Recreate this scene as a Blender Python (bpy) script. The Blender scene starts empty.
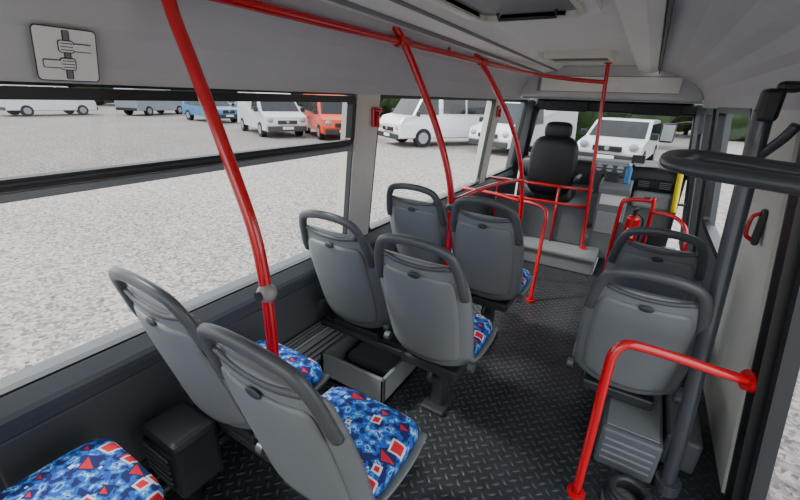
import bpy, bmesh, math, random
from mathutils import Vector, Matrix, Euler, noise
random.seed(4)
scene=bpy.context.scene
def lin(c):
    return tuple(((v/255)/12.92 if v/255<=0.04045 else ((v/255+0.055)/1.055)**2.4) for v in c)+(1,)
# ---------------- materials
def mat(name,c,rough=.5,metal=0,noise_amt=0,nscale=8,bump=0,bscale=200,coat=0,emit=0):
    m=bpy.data.materials.new(name); m.use_nodes=True
    nt=m.node_tree; b=nt.nodes['Principled BSDF']
    col=lin(c); b.inputs['Base Color'].default_value=col
    b.inputs['Roughness'].default_value=rough; b.inputs['Metallic'].default_value=metal
    b.inputs['Coat Weight'].default_value=coat
    tc=nt.nodes.new('ShaderNodeTexCoord')
    n=nt.nodes.new('ShaderNodeTexNoise'); n.inputs['Scale'].default_value=nscale; n.inputs['Detail'].default_value=4
    nt.links.new(tc.outputs['Object'],n.inputs['Vector'])
    a=noise_amt if noise_amt else .05
    r=nt.nodes.new('ShaderNodeMixRGB'); r.blend_type='MIX'
    r.inputs[1].default_value=tuple(v*(1-a) for v in col[:3])+(1,)
    r.inputs[2].default_value=tuple(min(1,v*(1+a)) for v in col[:3])+(1,)
    nt.links.new(n.outputs['Fac'],r.inputs[0]); nt.links.new(r.outputs[0],b.inputs['Base Color'])
    if bump:
        n2=nt.nodes.new('ShaderNodeTexNoise'); n2.inputs['Scale'].default_value=bscale
        nt.links.new(tc.outputs['Object'],n2.inputs['Vector'])
        bp=nt.nodes.new('ShaderNodeBump'); bp.inputs['Strength'].default_value=bump; bp.inputs['Distance'].default_value=.002
        nt.links.new(n2.outputs['Fac'],bp.inputs['Height']); nt.links.new(bp.outputs[0],b.inputs['Normal'])
    return m
M={}
M['shell']=mat('seat_plastic',(113,117,119),.46,bump=.12,bscale=600)
M['handle']=mat('seat_handle_plastic',(76,79,82),.38)
M['hole']=mat('seat_recess_plastic',(46,49,52),.5)
M['panel']=mat('wall_panel_grey',(190,191,192),.6,bump=.1,bscale=500)
M['ceil']=mat('ceiling_white',(222,222,218),.6)
M['cream']=mat('pillar_cream',(212,210,198),.5)
M['duct']=mat('duct_white',(232,230,222),.45)
M['dark']=mat('dark_grey_plastic',(84,88,92),.5)
M['darker']=mat('charcoal_plastic',(44,46,49),.45)
M['black']=mat('black_rubber',(18,19,21),.4)
M['mid']=mat('mid_grey_plastic',(118,122,124),.5)
M['red']=mat('red_paint',(194,10,24),.20,coat=.5)
M['steel']=mat('brushed_steel',(150,152,154),.35,metal=.8)
M['clamp']=mat('clamp_grey',(140,140,136),.4)
M['polegrey']=mat('pole_dark_grey',(66,70,75),.35,metal=.2,coat=.3)
M['white']=mat('white_paint',(214,216,219),.25,coat=.5)
M['orange']=mat('orange_paint',(238,72,10),.25,coat=.4)
M['blue']=mat('blue_paint',(70,130,180),.25,coat=.5)
M['silver']=mat('silver_paint',(140,145,152),.3,coat=.5)
M['vglass']=mat('vehicle_glass',(22,27,32),.12)
M['tyre']=mat('tyre_rubber',(22,22,23),.8)
M['headlamp']=mat('headlamp_lens',(150,160,170),.1)
M['label']=mat('label_white',(235,235,230),.5)
M['yellow']=mat('yellow_paint',(255,225,10),.4)
M['leaf']=mat('foliage',(44,68,30),.8,noise_amt=.6,nscale=3,bump=.5,bscale=20)
M['bark']=mat('bark',(70,58,46),.9)
M['screen']=mat('gauge_face',(190,195,198),.3)
M['step']=mat('step_grey',(150,153,154),.6,noise_amt=.15,nscale=30)
M['bottle']=mat('bottle_blue',(70,140,200),.15)
g=bpy.data.materials.new('window_glass'); g.use_nodes=True; nt=g.node_tree
for n in list(nt.nodes): nt.nodes.remove(n)
o=nt.nodes.new('ShaderNodeOutputMaterial'); t=nt.nodes.new('ShaderNodeBsdfTransparent'); gl=nt.nodes.new('ShaderNodeBsdfGlossy'); mx=nt.nodes.new('ShaderNodeMixShader')
t.inputs[0].default_value=(.94,.96,.95,1); gl.inputs['Roughness'].default_value=.02
mx.inputs[0].default_value=.04
nt.links.new(t.outputs[0],mx.inputs[1]); nt.links.new(gl.outputs[0],mx.inputs[2]); nt.links.new(mx.outputs[0],o.inputs[0])
M['glass']=g
def tinted():
    g2=g.copy(); g2.name='tinted_glass'
    for n in g2.node_tree.nodes:
        if n.type=='BSDF_TRANSPARENT': n.inputs[0].default_value=(.60,.62,.62,1)
    return g2
M['tint']=tinted()
def mnode(nt,op,a,b=None,c=None):
    n=nt.nodes.new('ShaderNodeMath'); n.operation=op
    for i,v in enumerate((a,b,c)):
        if v is None: continue
        if isinstance(v,(int,float)): n.inputs[i].default_value=v
        else: nt.links.new(v,n.inputs[i])
    return n.outputs[0]
# floor diamond plate
fm=bpy.data.materials.new('diamond_plate_rubber'); fm.use_nodes=True; nt=fm.node_tree; b=nt.nodes['Principled BSDF']
tc=nt.nodes.new('ShaderNodeTexCoord'); mp=nt.nodes.new('ShaderNodeMapping'); mp.inputs['Rotation'].default_value=(0,0,math.radians(45)); mp.inputs['Scale'].default_value=(27,27,27)
nt.links.new(tc.outputs['Object'],mp.inputs[0]); sp=nt.nodes.new('ShaderNodeSeparateXYZ'); nt.links.new(mp.outputs[0],sp.inputs[0])
u,v=sp.outputs[0],sp.outputs[1]
fu=mnode(nt,'SUBTRACT',mnode(nt,'FRACT',u),.5); fv=mnode(nt,'SUBTRACT',mnode(nt,'FRACT',v),.5)
par=mnode(nt,'FLOORED_MODULO',mnode(nt,'ADD',mnode(nt,'FLOOR',u),mnode(nt,'FLOOR',v)),2)
diff=mnode(nt,'SUBTRACT',fv,fu)
a_=mnode(nt,'ADD',fu,mnode(nt,'MULTIPLY',diff,par)); b_=mnode(nt,'SUBTRACT',fv,mnode(nt,'MULTIPLY',diff,par))
d=mnode(nt,'ADD',mnode(nt,'POWER',mnode(nt,'ABSOLUTE',mnode(nt,'DIVIDE',a_,.48)),2),mnode(nt,'POWER',mnode(nt,'ABSOLUTE',mnode(nt,'DIVIDE',b_,.19)),2))
h=mnode(nt,'MAXIMUM',mnode(nt,'SUBTRACT',1,d),0)
hh=mnode(nt,'POWER',h,.5)
bp=nt.nodes.new('ShaderNodeBump'); bp.inputs['Strength'].default_value=1; bp.inputs['Distance'].default_value=.004
nt.links.new(hh,bp.inputs['Height']); nt.links.new(bp.outputs[0],b.inputs['Normal'])
nz=nt.nodes.new('ShaderNodeTexNoise'); nz.inputs['Scale'].default_value=4; nz.inputs['Detail'].default_value=6; nt.links.new(tc.outputs['Object'],nz.inputs['Vector'])
mxx=nt.nodes.new('ShaderNodeMixRGB'); mxx.inputs[1].default_value=lin((24,26,29)); mxx.inputs[2].default_value=lin((80,84,90))
nt.links.new(mnode(nt,'ADD',mnode(nt,'MULTIPLY',nz.outputs['Fac'],.45),mnode(nt,'MULTIPLY',hh,.35)),mxx.inputs[0]); nt.links.new(mxx.outputs[0],b.inputs['Base Color'])
b.inputs['Roughness'].default_value=.27
M['floor']=fm
# fabric
fb=bpy.data.materials.new('seat_fabric'); fb.use_nodes=True; nt=fb.node_tree; b=nt.nodes['Principled BSDF']; b.inputs['Roughness'].default_value=.9
tc=nt.nodes.new('ShaderNodeTexCoord')
n1=nt.nodes.new('ShaderNodeTexNoise'); n1.inputs['Scale'].default_value=36; n1.inputs['Detail'].default_value=2; nt.links.new(tc.outputs['Object'],n1.inputs['Vector'])
cr=nt.nodes.new('ShaderNodeValToRGB'); e=cr.color_ramp; e.interpolation='CONSTANT'
e.elements[0].position=0; e.elements[0].color=lin((16,30,92)); e.elements[1].position=.43; e.elements[1].color=lin((24,84,176))
x=e.elements.new(.53); x.color=lin((64,144,210)); x=e.elements.new(.60); x.color=lin((176,202,226)); x=e.elements.new(.63); x.color=lin((24,78,168))
nt.links.new(n1.outputs['Fac'],cr.inputs[0])
def spots(scale,metric,off,c1,c2,r1,r2,prev,rot=0,half=None):
    mp=nt.nodes.new('ShaderNodeMapping'); mp.inputs['Location'].default_value=off; mp.inputs['Scale'].default_value=(1,1,.3); mp.inputs['Rotation'].default_value=(0,0,rot); nt.links.new(tc.outputs['Object'],mp.inputs[0])
    vo=nt.nodes.new('ShaderNodeTexVoronoi'); vo.distance=metric; vo.inputs['Scale'].default_value=scale; vo.inputs['Randomness'].default_value=.75; nt.links.new(mp.outputs[0],vo.inputs['Vector'])
    s1=mnode(nt,'LESS_THAN',vo.outputs['Distance'],r2); s2=mnode(nt,'LESS_THAN',vo.outputs['Distance'],r1)
    m1=nt.nodes.new('ShaderNodeMixRGB'); nt.links.new(s1,m1.inputs[0]); nt.links.new(prev,m1.inputs[1]); m1.inputs[2].default_value=lin(c2)
    m2=nt.nodes.new('ShaderNodeMixRGB'); nt.links.new(s2,m2.inputs[0]); nt.links.new(m1.outputs[0],m2.inputs[1]); m2.inputs[2].default_value=lin(c1)
    if half is not None:
        sa=nt.nodes.new('ShaderNodeVectorMath'); sa.operation='SUBTRACT'; nt.links.new(mp.outputs[0],sa.inputs[0])
        nt.links.new(vo.outputs['Position'],sa.inputs[1]); sx=nt.nodes.new('ShaderNodeSeparateXYZ'); nt.links.new(sa.outputs[0],sx.inputs[0])
        gt=mnode(nt,'GREATER_THAN',sx.outputs[1],0)
        m3=nt.nodes.new('ShaderNodeMixRGB'); nt.links.new(mnode(nt,'MULTIPLY',gt,s2),m3.inputs[0]); nt.links.new(m2.outputs[0],m3.inputs[1]); m3.inputs[2].default_value=lin(half)
        return m3.outputs[0]
    return m2.outputs[0]
p=spots(12,'MANHATTAN',(.33,.12,0),(196,24,48),(20,28,90),.36,.44,cr.outputs[0],rot=.2,half=(20,28,90))
p=spots(12,'MANHATTAN',(.07,0,0),(206,26,44),(205,210,222),.33,.43,p,.6)
nt.links.new(p,b.inputs['Base Color'])
M['fabric']=fb
# gravel
gm=bpy.data.materials.new('gravel'); gm.use_nodes=True; nt=gm.node_tree; b=nt.nodes['Principled BSDF']; b.inputs['Roughness'].default_value=.95
tc=nt.nodes.new('ShaderNodeTexCoord')
vo=nt.nodes.new('ShaderNodeTexVoronoi'); vo.inputs['Scale'].default_value=34; nt.links.new(tc.outputs['Object'],vo.inputs['Vector'])
n1=nt.nodes.new('ShaderNodeTexNoise'); n1.inputs['Scale'].default_value=.35; n1.inputs['Detail'].default_value=8; nt.links.new(tc.outputs['Object'],n1.inputs['Vector'])
n3=nt.nodes.new('ShaderNodeTexNoise'); n3.inputs['Scale'].default_value=9; n3.inputs['Detail'].default_value=8; n3.inputs['Roughness'].default_value=.75; nt.links.new(tc.outputs['Object'],n3.inputs['Vector'])
se=nt.nodes.new('ShaderNodeSeparateXYZ'); nt.links.new(vo.outputs['Color'],se.inputs[0])
f=mnode(nt,'ADD',mnode(nt,'MULTIPLY',se.outputs[0],.45),mnode(nt,'ADD',mnode(nt,'MULTIPLY',n1.outputs['Fac'],.18),mnode(nt,'MULTIPLY',n3.outputs['Fac'],.55)))
cr=nt.nodes.new('ShaderNodeValToRGB'); e=cr.color_ramp; e.elements[0].position=.30; e.elements[0].color=lin((70,65,62)); e.elements[1].position=.86; e.elements[1].color=lin((174,166,161))
nt.links.new(f,cr.inputs[0]); nt.links.new(cr.outputs[0],b.inputs['Base Color'])
bp=nt.nodes.new('ShaderNodeBump'); bp.inputs['Strength'].default_value=.35; bp.inputs['Distance'].default_value=.01; nt.links.new(vo.outputs['Distance'],bp.inputs['Height']); nt.links.new(bp.outputs[0],b.inputs['Normal'])
M['gravel']=gm

# ---------------- mesh builder
def cat(pts,n=8,closed=False):
    pts=[Vector(p) for p in pts]
    if len(pts)<3 and not closed: return pts
    out=[]; N=len(pts)
    rng=range(N if closed else N-1)
    for i in rng:
        if closed: p0,p1,p2,p3=pts[i-1],pts[i],pts[(i+1)%N],pts[(i+2)%N]
        else:
            p1,p2=pts[i],pts[i+1]; p0=pts[i-1] if i>0 else p1*2-p2; p3=pts[i+2] if i+2<N else p2*2-p1
        for k in range(n):
            t=k/n
            out.append(.5*((2*p1)+(p2-p0)*t+(2*p0-5*p1+4*p2-p3)*t*t+(3*p1-p0-3*p2+p3)*t**3))
    if not closed: out.append(pts[-1])
    return out
class MB:
    def __init__(s,T=None): s.v=[];s.f=[];s.m=[];s.sm=[];s.mats=[];s.T=T or Matrix()
    def add(s,vs,fs,mt,smooth=False,T=None):
        k=len(s.v); TT=s.T@T if T is not None else s.T
        s.v+= [TT@Vector(p) for p in vs]
        if mt not in s.mats: s.mats.append(mt)
        mi=s.mats.index(mt)
        for f in fs: s.f.append([i+k for i in f]); s.m.append(mi); s.sm.append(smooth)
    def bm(s,b,mt,smooth=False,T=None):
        b.verts.ensure_lookup_table(); b.verts.index_update()
        s.add([v.co.copy() for v in b.verts],[[v.index for v in f.verts] for f in b.faces],mt,smooth,T); b.free()
    def box(s,c,d,mt,bev=.004,rot=(0,0,0),seg=2):
        b=bmesh.new(); bmesh.ops.create_cube(b,size=1)
        for v in b.verts: v.co=Vector((v.co.x*d[0],v.co.y*d[1],v.co.z*d[2]))
        if bev>0: bmesh.ops.bevel(b,geom=b.edges[:],offset=min(bev,min(d)*.45),segments=seg,affect='EDGES',profile=.5)
        s.bm(b,mt,False,Matrix.Translation(c)@Euler(rot).to_matrix().to_4x4())
    def cyl(s,p0,p1,r,mt,r2=None,n=20):
        p0,p1=Vector(p0),Vector(p1); d=p1-p0; b=bmesh.new()
        bmesh.ops.create_cone(b,cap_ends=True,segments=n,radius1=r,radius2=r if r2 is None else r2,depth=d.length)
        T=Matrix.Translation((p0+p1)/2)@d.to_track_quat('Z','Y').to_matrix().to_4x4()
        s.bm(b,mt,False,T)
    def tube(s,pts,r,mt,n=12,sub=8,closed=False,smoothpath=True,flat=1):
        P=cat(pts,sub,closed) if smoothpath else [Vector(p) for p in pts]
        N=len(P); T=[]
        for i in range(N):
            if closed: t=P[(i+1)%N]-P[i-1]
            else: t=P[min(i+1,N-1)]-P[max(i-1,0)]
            T.append(t.normalized())
        up=Vector((0,0,1)) if abs(T[0].z)<.9 else Vector((1,0,0))
        nrm=(up-T[0]*up.dot(T[0])).normalized(); vs=[]
        for i in range(N):
            nrm=(nrm-T[i]*nrm.dot(T[i])).normalized(); bi=T[i].cross(nrm)
            for k in range(n):
                a=2*math.pi*k/n; vs.append(P[i]+nrm*math.cos(a)*r*flat+bi*math.sin(a)*r)
        fs=[]
        for i in range(N if closed else N-1):
            j=(i+1)%N
            for k in range(n): fs.append([i*n+k,i*n+(k+1)%n,j*n+(k+1)%n,j*n+k])
        if not closed: fs.append(list(range(n))[::-1]); fs.append([(N-1)*n+k for k in range(n)])
        s.add(vs,fs,mt,True)
    def prism(s,poly,y0,y1,mt,fx=None):
        n=len(poly); vs=[(x,y0,z) for x,z in poly]+[(x,y1,z) for x,z in poly]
        if fx: vs=[fx(*p) for p in vs]
        fs=[[i,(i+1)%n,n+(i+1)%n,n+i] for i in range(n)]+[list(range(n))[::-1],list(range(n,2*n))]
        s.add(vs,fs,mt)
    def slab(s,q,nrm,th,mt):
        q=[Vector(p) for p in q]; nv=Vector(nrm).normalized()*th; n=len(q)
        s.add(q+[p+nv for p in q],[list(range(n))[::-1],list(range(n,2*n))]+[[i,(i+1)%n,n+(i+1)%n,n+i] for i in range(n)],mt)
    def pillow(s,c,d,mt,e=.35,ez=.6,nu=32,nv=12):
        vs=[];fs=[]
        pw=lambda a,e:math.copysign(abs(a)**e,a)
        for j in range(nv+1):
            ph=-math.pi/2+math.pi*j/nv
            for i in range(nu):
                th=2*math.pi*i/nu
                vs.append((c[0]+d[0]/2*pw(math.cos(ph),ez)*pw(math.cos(th),e),c[1]+d[1]/2*pw(math.cos(ph),ez)*pw(math.sin(th),e),c[2]+d[2]/2*pw(math.sin(ph),ez)))
        for j in range(nv):
            for i in range(nu): fs.append([j*nu+i,j*nu+(i+1)%nu,(j+1)*nu+(i+1)%nu,(j+1)*nu+i])
        s.add(vs,fs,mt,True)
    def sphere(s,c,r,mt,sc=(1,1,1),n=16):
        b=bmesh.new(); bmesh.ops.create_uvsphere(b,u_segments=n,v_segments=n//2+2,radius=r)
        s.bm(b,mt,True,Matrix.Translation(c)@Matrix.Diagonal((*sc,1)))
    def obj(s,name,loc=None,fixn=True):
        me=bpy.data.meshes.new(name); L=Vector(loc) if loc is not None else Vector((0,0,0))
        me.from_pydata([p-L for p in s.v],[],s.f)
        for m in s.mats: me.materials.append(M[m])
        me.polygons.foreach_set('material_index',s.m); me.polygons.foreach_set('use_smooth',s.sm)
        if fixn:
            b=bmesh.new(); b.from_mesh(me); bmesh.ops.recalc_face_normals(b,faces=b.faces[:]); b.to_mesh(me); b.free()
        me.update(); ob=bpy.data.objects.new(name,me); ob.location=L; scene.collection.objects.link(ob); return ob

# ---------------- seat
PROF=[(.004,.895,.150,.020),(.004,.87,.172,.03),(.016,.79,.192,.045),(.04,.69,.200,.055),(.07,.58,.200,.065),(.095,.49,.197,.07),(.12,.42,.195,.07),(.17,.362,.20,.065),(.28,.345,.207,.06),(.42,.355,.208,.05),(.525,.375,.198,.035)]
def profile(n=5):
    a=cat([(p[0],p[1],p[2]) for p in PROF],n); c=cat([(p[3],0,0) for p in PROF],n)
    return [(a[i].x,a[i].y,a[i].z,c[i].x) for i in range(len(a))]
def sheet(mb,i0,i1,ws,off,th,mt,nu=16,edge=1.0,pw=2.6):
    pr=profile(); pr2=pr[i0:i1+1]; A=[];B=[]
    for k,(y,z,hw,cu) in enumerate(pr2):
        kk=i0+k; a=pr[max(kk-1,0)]; b=pr[min(kk+1,len(pr)-1)]
        t=Vector((b[0]-a[0],b[1]-a[1])).normalized(); nr=Vector((-t.y,t.x))
        w=hw*ws
        if edge<1 and (k<3 or k>len(pr2)-4):
            q=min(k,len(pr2)-1-k); w*=[.90,.97,.995][q]
        for j in range(nu+1):
            uu=-1+2*j/nu; c=cu*abs(uu*ws)**pw
            th2=th*(1-.45*abs(uu)**4)
            p=Vector((y,z))+nr*(c+off)
            q=p+nr*th2
            A.append((uu*w,p.x,p.y)); B.append((uu*w,q.x,q.y))
    n=nu+1; R=len(pr2); fs=[]; N=len(A)
    for k in range(R-1):
        for j in range(nu):
            a=k*n+j; fs.append([a,a+1,a+n+1,a+n]); fs.append([N+a,N+a+n,N+a+n+1,N+a+1])
    for k in range(R-1):
        a=k*n; fs.append([a,a+n,N+a+n,N+a]); a=k*n+nu; fs.append([a,N+a,N+a+n,a+n])
    for j in range(nu):
        a=j; fs.append([a,N+a,N+a+1,a+1]); a=(R-1)*n+j; fs.append([a,a+1,N+a+1,N+a])
    mb.add(A+B,fs,mt,True)
def seat(x,y,zoff=0,leg=True,sc=1.0,beam=0,base=0.0,sy=1.0):
    T=Matrix.Translation((x,y,zoff))@Matrix.Diagonal((sc,sy,1,1))
    mb=MB(T)
    sheet(mb,0,50,1,0,.028,'shell')
    sheet(mb,7,30,.80,-.007,.012,'shell',edge=.9)
    sheet(mb,8,27,.84,.026,.035,'fabric',edge=.9)
    mb.tube([(-.180,.060,.77),(-.176,.042,.81),(-.168,.026,.86),(-.155,.008,.91),(-.128,-.008,.952),(-.07,-.016,.970),(0,-.018,.975),(.07,-.016,.970),(.128,-.008,.952),(.155,.008,.91),(.168,.026,.86),(.176,.042,.81),(.180,.060,.77)],.0155,'handle',n=12,sub=5,flat=1.25)
    mb.tube([(-.135,.014,.893),(-.07,.008,.880),(0,.006,.876),(.07,.008,.880),(.135,.014,.893)],.010,'handle',n=8,sub=4)
    mb.sphere((0,-.002,.842),.018,'hole',sc=(1.4,.3,.7))
    mb.pillow((0,.345,.425),(.372,.375,.095),'fabric')
    mb.cyl((-.215,.16,.42),(-.19,.16,.42),.020,'handle'); mb.cyl((.19,.16,.42),(.215,.16,.42),.020,'handle')
    mb.box((0,.31,.325),(.28,.28,.05),'darker',.01)
    b0=-zoff+base
    if leg:
        mb.box((0,.33,(b0+.33)/2),(.055,.075,.33-b0),'darker',.008)
        mb.box((0,.33,b0+.012),(.12,.16,.020),'darker',.008)
        if base<.1: mb.tube([(0,.25,.32),(0,.20,.25),(0,.29,b0+.18)],.014,'darker',n=8)
    if beam:
        mb.box((-beam/2,.31,.305),(beam,.05,.04),'darker',.006); mb.box((-beam/2,.22,.305),(beam,.03,.03),'darker',.006)
    return mb.obj('bus_seat',(x,y,zoff))
ROWS=[-.26,.40,1.12,1.82]
for i,y in enumerate(ROWS):
    if i>0: seat(-.605+(.012 if i==1 else 0),y+(.01 if i==1 else 0),leg=True,beam=.66,sy=.91 if i==1 else 1)
    seat(-1.045,y+(.04 if i==1 else .05),leg=(i==0),sy=.94 if i==1 else 1)
seat(.165,2.03,-.06)
seat(.135,1.52,-.085,sc=1.02,base=.205)

# ---------------- shell geometry
xL=lambda z:-1.32+(z-.65)*.1
xR=lambda z:.57-.14*z
def sl(x,y,z):
    return (x,y,z-.085*max(0,y)/4.4*min(1,max(0,(z-1.46)/.3)))
mb=MB(); mb.box((-.39,1.3,-.05),(1.96,4.7,.1),'floor',0); floor=mb.obj('floor')
mb=MB(); mb.box((-.74,4.35,.07),(1.18,1.5,.14),'mid',.01); mb.box((-.74,3.60,.14),(1.18,.03,.02),'steel',.004)
mb.box((.20,4.35,-.1),(.70,1.5,.12),'floor',.01); mb.obj('floor_cab_platform')
LP=[(-1.345,0),(-1.335,.57),(-1.325,.65),(-1.42,.65),(-1.44,-.3),(-1.345,-.1)]
mb=MB(); mb.prism(LP,-1.05,5.2,'dark')
PIL=[(xL(.65),.65),(xL(1.44),1.44),(xL(1.44)-.09,1.44),(xL(.65)-.09,.65)]
mb.prism(PIL,1.63,1.83,'cream'); mb.prism(PIL,3.72,3.88,'cream'); mb.prism(PIL,4.85,5.2,'dark')
H=[(-1.236,1.44),(-1.228,1.48),(-1.205,1.56),(-1.17,1.645),(-1.12,1.725),(-1.05,1.80),(-.98,1.845),(-.98,1.93),(-1.2,1.93),(-1.33,1.7),(-1.33,1.44)]
mb.prism(H,-1.05,4.5,'panel',sl)
mb.obj('wall_left')
mb=MB(); mb.prism([(-1.33,.555),(-1.285,.575),(-1.278,.60),(-1.285,.615),(-1.318,.65),(-1.34,.65)],-1.05,4.8,'dark')
mb.prism([(-1.33,.02),(-1.31,.02),(-1.305,.12),(-1.33,.14)],-1.05,3.6,'darker')
mb.obj('trim_sill_left')
mb=MB()
for y in (.05,.75,1.65,2.5): mb.box((-1.335,y,.33),(.012,.012,.42),'darker',.003)
for y0,y1 in ((-.9,.0),(.1,.7),(.8,1.6),(1.7,2.45)): mb.box((-1.337,(y0+y1)/2,.34),(.016,y1-y0,.34),'dark',.006)
mb.obj('trim_panel_left')
def rr(y0,y1,z0,z1,r,n=6):
    pts=[]
    for cy,cz,a0 in ((y1-r,z1-r,0),(y0+r,z1-r,90),(y0+r,z0+r,180),(y1-r,z0+r,270)):
        for k in range(n+1):
            a=math.radians(a0+90*k/n); pts.append((cy+r*math.cos(a),cz+r*math.sin(a)))
    return pts
def wring(mb,xf,y0,y1,z0,z1,r,w,dep,mt,sh=0):
    o=rr(y0,y1,z0,z1,r); i=rr(y0+w,y1-w,z0+w,z1-w,max(.005,r-w)); n=len(o)
    L=[(xf(z)-dep/2+sh,y,z) for y,z in o]+[(xf(z)+dep/2+sh,y,z) for y,z in o]+[(xf(z)+dep/2+sh,y,z) for y,z in i]+[(xf(z)-dep/2+sh,y,z) for y,z in i]
    fs=[]
    for k in range(n):
        j=(k+1)%n
        for a in range(4):
            b=(a+1)%4; fs.append([a*n+k,a*n+j,b*n+j,b*n+k])
    mb.add(L,fs,mt)
def pane(mb,xf,y0,y1,z0,z1,mt,sh=0):
    mb.add([(xf(z0)+sh,y0,z0),(xf(z0)+sh,y1,z0),(xf(z1)+sh,y1,z1),(xf(z1)+sh,y0,z1)],[[0,1,2,3]],mt)
mb=MB()
wring(mb,xL,-1.0,1.635,.645,1.445,.05,.012,.03,'darker',-.02)
wring(mb,xL,-.98,1.60,1.20,1.43,.04,.028,.035,'black',.005)
mb.box((xL(1.19)+.0,.3,1.185),(.045,2.60,.022),'mid',.004); mb.box((xL(1.215)+.015,.3,1.215),(.02,2.55,.012),'darker',.003)
pane(mb,xL,-1.0,1.63,.65,1.19,'glass',-.03); pane(mb,xL,-1.0,1.63,1.2,1.44,'tint',-.02)
mb.obj('window_1')
mb=MB(); wring(mb,xL,1.825,3.73,.645,1.445,.06,.022,.03,'darker',-.02); pane(mb,xL,1.83,3.72,.65,1.44,'glass',-.03); mb.obj('window_2')
mb=MB(); wring(mb,xL,3.875,4.86,.645,1.445,.06,.03,.03,'black',-.02); pane(mb,xL,3.88,4.85,.65,1.44,'glass',-.03); mb.obj('window_3')
mb=MB(); mb.prism([(-1.0,1.845),(-.1,1.845),(-.1,1.93),(-1.0,1.93)],-1.05,4.5,'ceil',sl)
mb.obj('ceiling')
mb=MB()
mb.prism([(-1.075,1.79),(-1.05,1.765),(-.86,1.80),(-.80,1.85),(-1.0,1.85)],-1.05,4.3,'duct',sl)
mb.prism([(-1.01,1.766),(-1.0,1.760),(-.99,1.766),(-.99,1.778),(-1.01,1.778)],-1.05,4.3,'mid',sl)
mb.prism([(-.885,1.792),(-.875,1.786),(-.865,1.792),(-.865,1.80),(-.885,1.80)],-1.05,4.3,'mid',sl)
mb.obj('trim_air_duct_left')
mb=MB()
mb.prism([(-.21,1.85),(-.19,1.80),(-.09,1.775),(-.04,1.79),(-.02,1.85)],-1.05,4.3,'duct',sl)
mb.prism([(-.036,1.80),(-.032,1.775),(-.022,1.775),(-.018,1.80)],-1.05,4.3,'darker',sl)
mb.obj('trim_air_duct_right')
def hring(mb,x0,x1,y0,y1,z0,z1,r,w,mt):
    o=rr(x0,x1,y0,y1,r); i=rr(x0+w,x1-w,y0+w,y1-w,max(.005,r-w)); n=len(o)
    L=[(x,y,z1) for x,y in o]+[(x,y,z0) for x,y in o]+[(x,y,z0) for x,y in i]+[(x,y,z1) for x,y in i]; fs=[]
    for k in range(n):
        j=(k+1)%n
        for a in range(4):
            b=(a+1)%4; fs.append([a*n+k,a*n+j,b*n+j,b*n+k])
    mb.add(L,fs,mt)
mb=MB()
hring(mb,-.82,-.26,1.26,2.02,1.775,1.81,.12,.07,'duct'); hring(mb,-.77,-.31,1.32,1.97,1.765,1.80,.09,.02,'cream'); mb.box((-.54,1.64,1.795),(.42,.60,.012),'mid',.003)
mb.tube([(-.66,1.86,1.78),(-.66,1.88,1.76),(-.42,1.88,1.76),(-.42,1.86,1.78)],.007,'darker',n=8,smoothpath=False); mb.obj('roof_hatch')
mb=MB(); hring(mb,-.78,-.32,3.25,3.62,1.728,1.79,.03,.03,'cream'); mb.box((-.55,3.435,1.765),(.40,.31,.01),'darker',.002)
for k in range(6): mb.box((-.55,3.315+k*.048,1.742),(.38,.024,.004),'mid',.001,rot=(.5,0,0))
mb.obj('ceiling_vent')
HR=[(.368,1.44),(.355,1.50),(.32,1.58),(.26,1.66),(.17,1.735),(.08,1.78),(-.02,1.80),(-.02,1.93),(.3,1.93),(.46,1.7),(.46,1.44)]
mb=MB(); mb.prism(HR,-1.05,4.5,'panel',sl)
def rp(mb,y0,y1,z0,z1,mt,th=.08,sh=0):
    mb.prism([(xR(z0)+sh,z0),(xR(z1)+sh,z1),(xR(z1)+th+sh,z1),(xR(z0)+th+sh,z0)],y0,y1,mt)
rp(mb,1.64,2.36,0,1.45,'cream'); rp(mb,2.36,3.58,-.1,.65,'dark'); rp(mb,3.48,3.58,.65,1.45,'dark'); rp(mb,-1.05,.2,0,1.45,'cream'); rp(mb,.2,1.36,-.2,.02,'dark')
rp(mb,1.505,1.64,-.1,1.45,'mid',sh=.01)
rp(mb,4.62,5.2,0,1.45,'dark')
mb.obj('wall_right')
mb=MB()
rp(mb,1.42,1.50,-.1,1.44,'black',.06,-.02); rp(mb,.21,.28,-.1,1.44,'black',.05); rp(mb,.21,1.42,1.38,1.44,'black',.05)
rp(mb,1.375,1.42,.03,1.42,'darker',.04,.01)
mb.obj('door_1')
mb=MB(); wring(mb,xR,2.37,3.47,.655,1.44,.06,.035,.04,'black',.02); pane(mb,xR,2.38,3.46,.66,1.43,'glass',.02); mb.obj('window_4')
mb=MB()
def fr(y0,y1):
    wring(mb,xR,y0,y1,-.03,1.43,.05,.045,.05,'darker',.01); pane(mb,xR,y0+.02,y1-.02,.0,1.42,'glass',.02)
fr(3.60,4.10); fr(4.10,4.60)
mb.tube([(xR(1.25)-.06,3.75,1.25),(xR(.7)-.06,3.75,.7),(xR(.3)-.06,3.75,.3)],.014,'darker'); mb.tube([(.33,4.40,1.08),(.345,4.40,.80),(.37,4.40,.50)],.024,'yellow')
mb.cyl((.335,4.4,1.05),(.39,4.4,1.05),.012,'darker'); mb.cyl((.36,4.4,.58),(.45,4.4,.58),.012,'darker')
mb.obj('door_2')
mb=MB()
mb.box((-.45,4.42,1.63),(1.60,.12,.30),'panel',.03); mb.box((-.45,4.355,1.60),(1.2,.012,.14),'mid',.004)
mb.box((-.43,4.345,1.60),(1.17,.01,.13),'duct',.003)
mb.prism([(-1.22,1.46),(.34,1.46),(.34,1.5),(-1.22,1.5)],4.51,5.3,'mid')
mb.obj('wall_front_header')
mb=MB()
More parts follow.
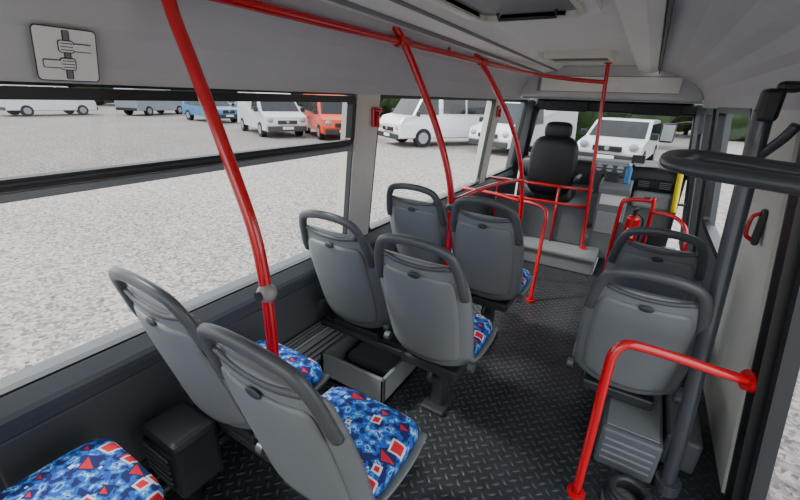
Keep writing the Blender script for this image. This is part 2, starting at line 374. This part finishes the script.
mb.box((-.42,5.38,.25),(1.8,.1,1.1),'darker',.01); mb.box((-.42,5.22,1.40),(1.8,.12,.12),'black',.02)
mb.tube([(-1.33,5.3,.7),(-1.22,5.2,1.45)],.05,'darker'); mb.tube([(.50,5.3,.7),(.40,5.2,1.45)],.05,'darker')
mb.add([(-1.3,5.3,.78),(.48,5.3,.78),(.40,5.22,1.4),(-1.22,5.22,1.4)],[[0,1,2,3]],'tint')
mb.obj('window_windscreen')
mb=MB()
mb.tube([(.50,5.45,1.25),(.40,5.62,1.27),(.24,5.66,1.24)],.012,'black'); mb.box((.20,5.66,1.14),(.15,.06,.22),'black',.03); mb.box((.20,5.628,1.14),(.12,.006,.18),'screen',.002)
mb.obj('wing_mirror')
mb=MB()
for x in (-.85,.02): mb.box((x,4.98,1.39),(.44,.02,.11),'darker',.008,rot=(.3,0,0)); mb.cyl((x-.2,5.0,1.445),(x+.2,5.0,1.445),.008,'darker')
mb.obj('sun_visor')
mb=MB()
mb.pillow((-.42,5.04,.70),(1.70,.46,.30),'darker',e=.3,ez=.5)
mb.box((-.42,5.07,.38),(1.66,.34,.5),'mid',.04)
mb.box((-.25,4.80,.66),(.34,.14,.36),'dark',.03,rot=(.15,0,0))
for k in range(3): mb.cyl((-.36+k*.1,4.72,.80),(-.36+k*.1,4.71,.80),.035,'screen')
mb.box((-.22,4.715,.70),(.20,.012,.06),'black',.004); mb.box((-.22,4.715,.61),(.20,.012,.05),'mid',.004)
for k in range(6): mb.box((-.30+k*.032,4.708,.655),(.020,.010,.014),'label' if k%2 else 'steel',.002)
for k in range(4): mb.cyl((-.31+k*.05,4.712,.565),(-.31+k*.05,4.695,.565),.012,'black')
mb.box((.18,4.80,.67),(.34,.06,.10),'black',.02); mb.box((-.25,4.78,.35),(.30,.3,.35),'dark',.03)
for k in range(4): mb.box((.08,4.768,.645+k*.018),(.10,.008,.006),'mid',.001); mb.box((.27,4.768,.645+k*.018),(.10,.008,.006),'mid',.001)
mb.box((.18,4.86,.50),(.34,.10,.18),'step',.03); mb.box((.18,4.805,.52),(.12,.012,.03),'darker',.004)
mb.box((.05,4.88,.865),(.22,.16,.012),'label',.003,rot=(.25,0,.3)); mb.box((-.02,4.86,.90),(.12,.03,.09),'black',.01,rot=(-.2,0,.2))
mb.box((-1.05,4.90,.84),(.20,.12,.05),'mid',.015); mb.box((-.80,4.86,.86),(.30,.05,.08),'black',.02)
mb.tube([(-.14,4.66,.50),(-.14,4.63,.62)],.012,'black'); mb.sphere((-.14,4.63,.64),.028,'black')
mb.obj('dashboard')
mb=MB(); mb.cyl((-.065,4.06,.775),(-.065,4.06,.90),.025,'bottle'); mb.cyl((-.065,4.06,.90),(-.065,4.06,.93),.025,'bottle',r2=.011); mb.cyl((-.065,4.06,.93),(-.065,4.06,.95),.012,'label'); mb.obj('water_bottle')
mb=MB()
c=Vector((-.80,4.66,.92)); R=Matrix.Rotation(math.radians(-35),4,'X'); pts=[c+R@Vector((.20*math.cos(a*math.pi/8),0,.20*math.sin(a*math.pi/8))) for a in range(16)]
mb.tube(pts,.015,'black',closed=True,sub=3)
for a in (0,math.pi,-math.pi/2): mb.tube([c,c+R@Vector((.2*math.cos(a),0,.2*math.sin(a)))],.014,'black')
mb.sphere(c,.06,'darker',sc=(1,.5,1)); mb.cyl(c,(-.80,4.79,.84),.03,'darker'); mb.obj('steering_wheel')
mb=MB()
mb.pillow((-.76,4.26,.82),(.46,.15,.60),'black',e=.5,ez=.5); mb.pillow((-.76,4.28,1.17),(.26,.10,.17),'black',e=.6,ez=.6)
mb.cyl((-.81,4.28,1.06),(-.81,4.28,1.18),.008,'steel'); mb.cyl((-.71,4.28,1.06),(-.71,4.28,1.18),.008,'steel')
mb.pillow((-.76,4.46,.52),(.48,.44,.16),'darker'); mb.box((-.76,4.42,.29),(.36,.34,.30),'black',.03); mb.box((-.50,4.32,.72),(.05,.3,.05),'darker',.02)
mb.obj('driver_seat')
mb=MB()
for z in (.69,.53): mb.tube([(-1.28,3.92,z),(-.31,3.92,z)],.014,'red')
mb.tube([(-.285,3.90,.0+.0),(-.30,3.90,.2),(-.345,3.90,.9),(-.385,3.90,1.5),(-.40,3.90,1.77)],.016,'red')
mb.box((-.80,3.95,.33),(.95,.02,.36),'dark',.006)
for x in (-1.2,-.6): mb.tube([(x,3.92,.69),(x,3.93,.14)],.012,'red')
mb.cyl((-.40,3.9,1.74),(-.40,3.9,1.765),.03,'red'); mb.cyl((-.285,3.9,.14),(-.286,3.9,.152),.035,'red')
mb.obj('driver_partition_rail')
mb=MB(); mb.box((-.14,4.12,.37),(.24,.24,.66),'mid',.02); mb.box((-.14,4.05,.735),(.26,.22,.07),'mid',.015,rot=(.3,0,0)); mb.box((-.14,3.995,.62),(.2,.012,.1),'label',.003); mb.box((-.14,3.995,.40),(.2,.012,.2),'step',.003)
mb.box((-.19,4.08,.80),(.12,.06,.09),'black',.012,rot=(-.2,0,0))
mb.obj('ticket_desk')
def pole(name,pts,clamps):
    mb=MB(); mb.tube(pts,.0175,'red',n=14,sub=8)
    for c in clamps:
        mb.sphere(c,.029,'clamp'); mb.cyl(Vector(c)+Vector((.0,-.034,0)),Vector(c)+Vector((0,-.026,0)),.014,'darker')
    return mb.obj(name)
pole('grab_pole',[(-.830,.655,.36),(-.830,.655,.60),(-.832,.66,.84),(-.862,.665,1.06),(-.936,.66,1.28),(-1.03,.66,1.50),(-1.082,.66,1.62),(-1.112,.66,1.76)],[(-.832,.66,.90)])
pole('grab_pole',[(-.825,1.93,.36),(-.826,1.93,.55),(-.815,1.90,.85),(-.835,1.88,1.05),(-.905,1.85,1.28),(-.985,1.80,1.49),(-1.055,1.75,1.66),(-1.085,1.69,1.74),(-1.10,1.64,1.79)],[(-.814,1.895,.89)])
pole('grab_pole',[(-.74,3.16,.02),(-.74,3.16,.5),(-.755,3.14,.78),(-.80,3.08,1.05),(-.88,2.98,1.30),(-.99,2.82,1.55),(-1.06,2.72,1.68),(-1.09,2.66,1.765)],[(-.75,3.15,.80)])
mb=MB(); mb.tube([(-1.088,-1.0,1.68),(-1.088,.2,1.678),(-1.085,.9,1.676),(-1.07,1.78,1.672),(-1.03,2.8,1.665),(-.95,3.6,1.65),(-.84,3.88,1.64),(-.65,3.93,1.62),(-.39,3.90,1.60)],.0165,'red',n=12)
for p,q in (((-1.088,.62,1.678),(-1.088,.70,1.678)),((-1.072,1.71,1.674),(-1.069,1.79,1.671)),((-1.04,2.69,1.668),(-1.035,2.77,1.665))): mb.cyl(p,q,.027,'red')
for y in (-.3,2.3,3.4): mb.tube([(-1.08,y,1.675),(-1.10,y,1.75)],.009,'red',n=8)
mb.obj('ceiling_handrail')
mb=MB(); mb.tube([(-.815,1.93,.92),(-.82,2.5,.90),(-.79,3.0,.865),(-.765,3.11,.855)],.014,'red')
mb.tube([(-.725,3.145,.68),(-.66,3.12,.685),(-.56,3.07,.675),(-.52,3.04,.62),(-.515,3.0,.45),(-.50,2.9,.2),(-.49,2.82,.01)],.015,'red'); mb.cyl((-.49,2.82,0),(-.49,2.82,.012),.034,'red')
mb.tube([(-.76,3.15,.68),(-1.0,3.18,.70),(-1.29,3.2,.70)],.014,'red')
mb.obj('guard_rail')
mb=MB(); mb.tube([(-.05,3.30,.01),(-.05,3.30,.70),(-.02,3.30,.77),(.04,3.30,.79),(.12,3.30,.79),(.15,3.3,.75),(.15,3.3,.01)],.014,'red')
mb.tube([(.15,3.3,.72),(.30,3.2,.72),(.36,3.05,.66),(.37,3.0,.5),(.37,3.0,.01)],.014,'red'); mb.tube([(.15,3.3,.55),(.44,3.32,.56)],.013,'red')
mb.box((.05,3.31,.35),(.18,.015,.5),'mid',.004)
mb.obj('guard_rail')
mb=MB(); x,y=.05,3.24; mb.cyl((x,y,.42),(x,y,.66),.045,'red'); mb.sphere((x,y,.66),.045,'red',sc=(1,1,.6)); mb.cyl((x,y,.68),(x,y,.73),.014,'black'); mb.box((x+.01,y-.02,.74),(.02,.08,.015),'black',.004)
mb.tube([(x+.02,y,.70),(x+.06,y,.66),(x+.06,y,.5)],.007,'black'); mb.box((x,y+.04,.55),(.06,.02,.2),'steel',.004); mb.box((x,y-.044,.56),(.05,.01,.07),'label',.003); mb.obj('fire_extinguisher')
mb=MB(); mb.tube([(.07,1.31,.01),(.066,1.315,.30),(.062,1.325,.58),(.066,1.33,.655),(.09,1.34,.69),(.13,1.35,.695),(.25,1.385,.675),(.36,1.42,.65),(.455,1.455,.63)],.0165,'red',n=14)
mb.cyl((.44,1.45,.634),(.465,1.458,.628),.034,'red'); mb.cyl((.07,1.31,0),(.07,1.31,.012),.034,'red'); mb.obj('guard_rail')
mb=MB()
mb.tube([(.375,1.535,.0),(.36,1.54,.3),(.318,1.58,.9),(.285,1.60,1.35),(.28,1.60,1.44)],.026,'polegrey',n=16)
mb.cyl((.377,1.535,0),(.375,1.535,.05),.045,'polegrey'); mb.box((.285,1.60,1.45),(.05,.07,.09),'black',.012); mb.box((.315,1.60,1.50),(.05,.05,.03),'black',.01)
mb.tube([(.30,1.60,1.30),(.33,1.55,1.36),(.345,1.53,1.40)],.014,'polegrey')
mb.obj('door_shaft_pole')
mb=MB(); z=1.325
mb.tube([(.38,.80,z),(.25,.865,z),(.12,.94,z),(.062,1.02,z),(.052,1.11,z),(.075,1.20,z),(.12,1.235,z),(.19,1.18,z),(.27,1.10,z),(.375,1.02,z)],.0155,'polegrey',n=14)
mb.cyl((.36,1.03,z),(.38,1.015,z),.03,'black'); mb.cyl((.36,.81,z),(.38,.80,z),.03,'black'); mb.obj('door_grab_handle')
mb=MB(); mb.box((.215,1.76,.10),(.22,.50,.20),'dark',.015)
mb.box((.215,1.76,.202),(.19,.45,.005),'mid',.002)
for k in range(4): mb.box((.215,1.507,.05+k*.034),(.18,.006,.010),'mid',.002)
mb.box((.41,1.86,.08),(.13,.40,.16),'dark',.015)
mb.obj('seat_platform')
mb=MB(); pts=[(.24+(.072-.014*(a/36))*math.cos(a*math.pi/6),1.355+(.072-.014*(a/36))*math.sin(a*math.pi/6),.03+.06*a/36) for a in range(37)]
mb.tube(pts,.014,'darker',sub=3); mb.cyl((.24,1.355,0),(.24,1.355,.02),.085,'mid'); mb.cyl((.24,1.355,.02),(.24,1.355,.05),.02,'steel'); mb.obj('coiled_hose')
mb=MB(); mb.box((-1.02,1.50,.015),(.40,.46,.03),'darker',.004)
for c,d in (((-1.02,1.28,.08),(.40,.02,.16)),((-1.02,1.72,.08),(.40,.02,.16)),((-1.21,1.5,.08),(.02,.46,.16)),((-.83,1.5,.08),(.02,.46,.16))): mb.box(c,d,'mid',.005)
mb.box((-1.02,1.55,.06),(.30,.26,.06),'dark',.02)
mb.obj('wheel_arch_tray')
mb=MB(); mb.box((-1.275,1.22,.18),(.10,1.0,.16),'mid',.015)
for k in range(4): mb.box((-1.31+k*.022,1.22,.263),(.010,.96,.010),'step',.003)
for k in range(4): mb.box((-1.224,1.22,.12+k*.035),(.008,.96,.010),'darker',.003)
mb.obj('convector_heater')
mb=MB(); mb.box((-1.16,.50,.25),(.20,.16,.24),'darker',.02); mb.box((-1.16,.418,.26),(.16,.012,.14),'black',.004)
for k in range(5): mb.box((-1.16,.411,.21+k*.025),(.14,.008,.008),'dark',.001)
mb.cyl((-1.16,.50,.0),(-1.16,.50,.14),.03,'black'); mb.obj('heater_blower')
mb=MB(); mb.tube([(-1.29,-1.0,.09),(-1.28,.3,.09),(-1.28,.70,.10)],.022,'black'); mb.tube([(-1.24,-1.0,.06),(-1.23,.3,.06),(-1.235,.70,.08)],.018,'darker'); mb.obj('heater_pipe')
# pictogram
p0=Vector((-1.226,.46,1.462)); upv=Vector((.030,0,.10)).normalized(); yv=Vector((0,1,0)); nv=yv.cross(upv); nv=nv if nv.x>0 else -nv
Tm=Matrix((( yv.x,upv.x,nv.x,0),(yv.y,upv.y,nv.y,0),(yv.z,upv.z,nv.z,0),(0,0,0,1)))
W=MB(Matrix.Translation(p0+nv*.012+upv*.045)@Tm@Matrix.Diagonal((.80,.87,1,1)))
def plate(b,x0,x1,y0,y1,r,z,mt):
    p=rr(x0,x1,y0,y1,r); n=len(p); b.add([(a,c,z) for a,c in p]+[(a,c,z-.001) for a,c in p],[list(range(n)),list(range(n,2*n))[::-1]]+[[i,(i+1)%n,n+(i+1)%n,n+i] for i in range(n)],mt)
plate(W,-.078,.078,-.068,.068,.012,.001,'darker'); plate(W,-.075,.075,-.065,.065,.010,.002,'label')
plate(W,-.009,.009,-.062,.062,.004,.003,'darker'); plate(W,-.006,.006,-.062,.062,.003,.0035,'mid')
for sgn,yy in ((1,.022),(-1,-.022)):
    plate(W,-.022,.018,yy-.016,yy+.016,.008,.004,'black'); plate(W,-.0195,.0155,yy-.0135,yy+.0135,.006,.005,'label')
    for k in range(3): plate(W,-.016,.014,yy-.008+k*.008-.001,yy-.008+k*.008+.001,.0007,.0056,'black')
    x0,x1=(.014,.062) if sgn>0 else (-.062,-.018)
    plate(W,x0,x1,yy-.012,yy+.010,.005,.004,'black'); plate(W,x0+.002,x1+.002,yy-.0095,yy+.0075,.004,.005,'label')
W.obj('hand_hold_sign')
def hammer(y,z,xf,s=1):
    mb=MB(); x=xf(z)+.012*s
    mb.box((x,y,z),(.02,.05,.10),'red',.006); mb.tube([(x+.02*s,y,z-.05),(x+.02*s,y,z+.03)],.008,'red'); mb.cyl((x+.02*s,y-.03,z+.035),(x+.02*s,y+.03,z+.035),.010,'red'); mb.obj('emergency_hammer')
hammer(1.78,1.33,xL); hammer(3.8,1.33,xL)
mb=MB(); x=xR(1.05)-.012; mb.box((x,1.79,1.05),(.02,.04,.13),'darker',.008); mb.tube([(x-.01,1.79,1.0),(x-.03,1.79,1.02),(x-.03,1.79,1.08),(x-.01,1.79,1.10)],.007,'red'); mb.obj('door_release_handle')
mb=MB(); mb.box((.334,1.80,1.545),(.004,.05,.045),'label',.001,rot=(0,-.41,0)); mb.obj('warning_label')
mb=MB(); mb.box((-.36,4.336,1.60),(.10,.006,.05),'label',.002); mb.obj('exit_label')

# ---------------- outside
mb=MB(); mb.add([(-90,-60,0),(60,-60,0),(60,90,0),(-90,90,0)],[[0,1,2,3]],'gravel'); g=mb.obj('ground_gravel',fixn=False)
GZ=-.55; g.location.z=GZ
def vehicle(name,loc,head,L,W,prof,ws,belt,paint,wheels,sidewin,wr=.33):
    T=Matrix.Translation((loc[0],loc[1],GZ))@Matrix.Rotation(head,4,'Z'); mb=MB(T)
    hw=lambda z: W/2-max(0,z-belt)*.16
    cz=sum(p[1] for p in prof)/len(prof); n=len(prof); vs=[]
    for sgn,ins,k in ((-1,0,.965),(-1,.09,1),(1,.09,1),(1,0,.965)):
        for x,z in prof: vs.append((x*(.985 if k<1 else 1),sgn*(hw(z)-ins),cz+(z-cz)*k))
    fs=[]
    for a in range(3):
        for i in range(n): j=(i+1)%n; fs.append([a*n+i,a*n+j,(a+1)*n+j,(a+1)*n+i])
    fs.append(list(range(n))[::-1]); fs.append([3*n+i for i in range(n)]); mb.add(vs,fs,paint)
    (x0,z0),(x1,z1)=ws; nx=Vector((z1-z0,0,x0-x1)).normalized()*.012
    q=[]
    for x,z,s in ((x0,z0,-1),(x0,z0,1),(x1,z1,1),(x1,z1,-1)): q.append(Vector((x,s*(hw(z)-.10),z))+nx)
    mb.slab(q,nx,.006,'vglass')
    for a,b,za,zb,sk in sidewin:
        for s in (-1,1):
            q=[(a,s*(hw(za)+.004),za),(b+sk,s*(hw(za)+.004),za),(b,s*(hw(zb)+.004),zb),(a,s*(hw(zb)+.004),zb)]
            mb.slab(q,(0,s,0),.006,'vglass')
    F=max(p[0] for p in prof)
    for x in wheels:
        for s in (-1,1):
            mb.cyl((x,s*(W/2-.22),wr),(x,s*(W/2+.01),wr),wr,'tyre',n=24); mb.cyl((x,s*(W/2),wr),(x,s*(W/2+.02),wr),wr*.6,'silver',n=16)
    mb.box((F,0,.42),(.12,W*.92,.22),'darker',.03); mb.box((F+.03,0,.70),(.08,W*.45,.16),'black',.02)
    mb.box((F+.07,0,.45),(.02,.5,.11),'label',.004); mb.cyl((F+.07,0,.72),(F+.085,0,.72),.07,'silver')
    for s in (-1,1):
        mb.sphere((F-.05,s*W*.38,.78),.15,'headlamp',sc=(.7,.9,.75)); mb.box((x0-.15,s*(W/2+.12),z0+.08),(.1,.2,.2),'black',.03)
    mb.box((-L/2,0,.45),(.1,W*.9,.2),'darker',.03)
    return mb.obj(name,(loc[0],loc[1],GZ))
VAN=[(2.45,.3),(2.5,.6),(2.42,.92),(1.75,1.12),(1.0,1.85),(.75,1.96),(-2.35,1.96),(-2.48,1.6),(-2.5,.35)]
CAR=[(2.05,.28),(2.1,.6),(1.95,.82),(1.15,.98),(.45,1.45),(.1,1.52),(-1.4,1.5),(-1.95,1.05),(-2.08,.4)]
MINI=[(3.5,.35),(3.52,.9),(3.35,1.15),(2.9,1.25),(2.35,2.1),(2.0,2.65),(1.7,2.75),(-3.3,2.75),(-3.5,2.4),(-3.5,.35)]
vsw=[(.35,1.0,1.15,1.75,.42),(-.95,.25,1.15,1.75,0),(-2.3,-1.05,1.15,1.75,0)]
csw=[(.0,.45,.98,1.4,.5),(-1.0,-.05,.98,1.4,0),(-1.6,-1.08,1.0,1.4,0)]
def toward(x,y,extra=0): return math.atan2(-y,-x)+extra
VW=((1.75,1.12),(1.0,1.85)); CW=((1.15,.98),(.45,1.45))
vehicle('panel_van',(-16.2,14.1),toward(-16.2,14.1,.30),5,1.95,VAN,VW,1.05,'white',(1.55,-1.5),vsw[:1])
vehicle('camper_van',(-13.4,15.4),toward(-13.4,15.4,.25),5,1.9,VAN,VW,1.05,'orange',(1.55,-1.5),vsw)
vehicle('hatchback_car',(-24.6,16.6),toward(-24.6,16.6,.5),4.1,1.75,CAR,CW,.95,'blue',(1.3,-1.3),csw)
msw=[(1.7,2.3,1.3,2.1,.5)]+[(-3.3+k*1.22,-3.3+k*1.22+1.12,1.35,2.3,0) for k in range(4)]
vehicle('minibus',(-7.5,17.4),math.radians(-122),7,2.1,MINI,((2.9,1.25),(2.35,2.1)),1.2,'white',(2.4,-2.1),msw,wr=.38)
vehicle('panel_van',(-4.35,17.2),math.radians(-108),5,1.95,VAN,VW,1.05,'white',(1.55,-1.5),vsw[:1])
vehicle('hatchback_car',(-.7,15.9),math.radians(-97),4.1,1.85,CAR,CW,.95,'white',(1.3,-1.3),csw)
for nm,x,y,hd,pr_,w_,bl,pc,wh,sw,L_ in (('panel_van',-34,11.2,95,VAN,VW,1.05,'white',(1.55,-1.5),vsw,5),('panel_van',-32.5,17.2,110,VAN,VW,1.05,'silver',(1.55,-1.5),vsw[:1],5),('hatchback_car',-33.5,5.6,80,CAR,CW,.95,'white',(1.3,-1.3),csw,4.1),('hatchback_car',-30.5,22.5,-60,CAR,CW,.95,'silver',(1.3,-1.3),csw,4.1),('hatchback_car',-34.5,.6,80,CAR,CW,.95,'silver',(1.3,-1.3),csw,4.1)):
    vehicle(nm,(x,y),math.radians(hd),L_,1.9,pr_,w_,bl,pc,wh,sw)
def blob(mb,x,y,z,r,k):
    b=bmesh.new(); bmesh.ops.create_icosphere(b,subdivisions=3,radius=r)
    off=Vector((k*3.1,0,0))
    for v in b.verts: v.co*= 1+.35*noise.noise(v.co*1.3+off)+.18*noise.noise(v.co*4+off)
    mb.bm(b,'leaf',True,Matrix.Translation((x,y,z)))
mb=MB()
for k in range(90):
    x=-62+k*.85+random.uniform(-.5,.5); y=(34 if x>-30 else 34-(-30-x)*.9)+random.uniform(-2,3); r=random.uniform(1.2,2.3)
    if x<-30: x-=6
    blob(mb,x,y,GZ+r*.9+random.uniform(0,.8)+(0 if k%4 else 1.5),r,k)
    if k%4==0: mb.cyl((x,y,GZ),(x,y,GZ+2),.15,'bark')
mb.obj('tree_row')
mb=MB()
for k in range(12):
    blob(mb,-4.6+k*.42,23.5+random.uniform(-.4,.6),GZ+.9+(k%3)*.55,random.uniform(.9,1.25),k+200)
mb.obj('hedge')

# ---------------- light
w=bpy.data.worlds.new('World'); scene.world=w; w.use_nodes=True; nt=w.node_tree; bg=nt.nodes['Background']
tc=nt.nodes.new('ShaderNodeTexCoord'); nz=nt.nodes.new('ShaderNodeTexNoise'); nz.inputs['Scale'].default_value=2.5; nz.inputs['Detail'].default_value=6
nt.links.new(tc.outputs['Generated'],nz.inputs['Vector']); cr=nt.nodes.new('ShaderNodeValToRGB'); cr.color_ramp.elements[0].position=.35; cr.color_ramp.elements[0].color=(.72,.84,1,1); cr.color_ramp.elements[1].position=.6; cr.color_ramp.elements[1].color=(1,1,1,1)
nt.links.new(nz.outputs['Fac'],cr.inputs[0]); nt.links.new(cr.outputs[0],bg.inputs[0]); bg.inputs[1].default_value=3.2
s=bpy.data.lights.new('sun','SUN'); s.energy=4.8; s.angle=.12; s.color=(1,.96,.9); so=bpy.data.objects.new('sun',s); scene.collection.objects.link(so)
so.rotation_euler=Vector((.70,.30,-.80)).to_track_quat('-Z','Y').to_euler()
# ---------------- camera
fx=Vector((-.475,.799,-.368)).normalized(); rx=Vector((.852,.522,.034)); rx=(rx-fx*rx.dot(fx)).normalized(); ux=rx.cross(fx)
cam=bpy.data.cameras.new('cam'); cam.lens=36*390/800; cam.sensor_width=36; cam.clip_start=.02; cam.clip_end=300
co=bpy.data.objects.new('cam',cam); scene.collection.objects.link(co)
co.matrix_world=Matrix(((rx.x,ux.x,-fx.x,0),(rx.y,ux.y,-fx.y,0),(rx.z,ux.z,-fx.z,1.44),(0,0,0,1)))
scene.camera=co
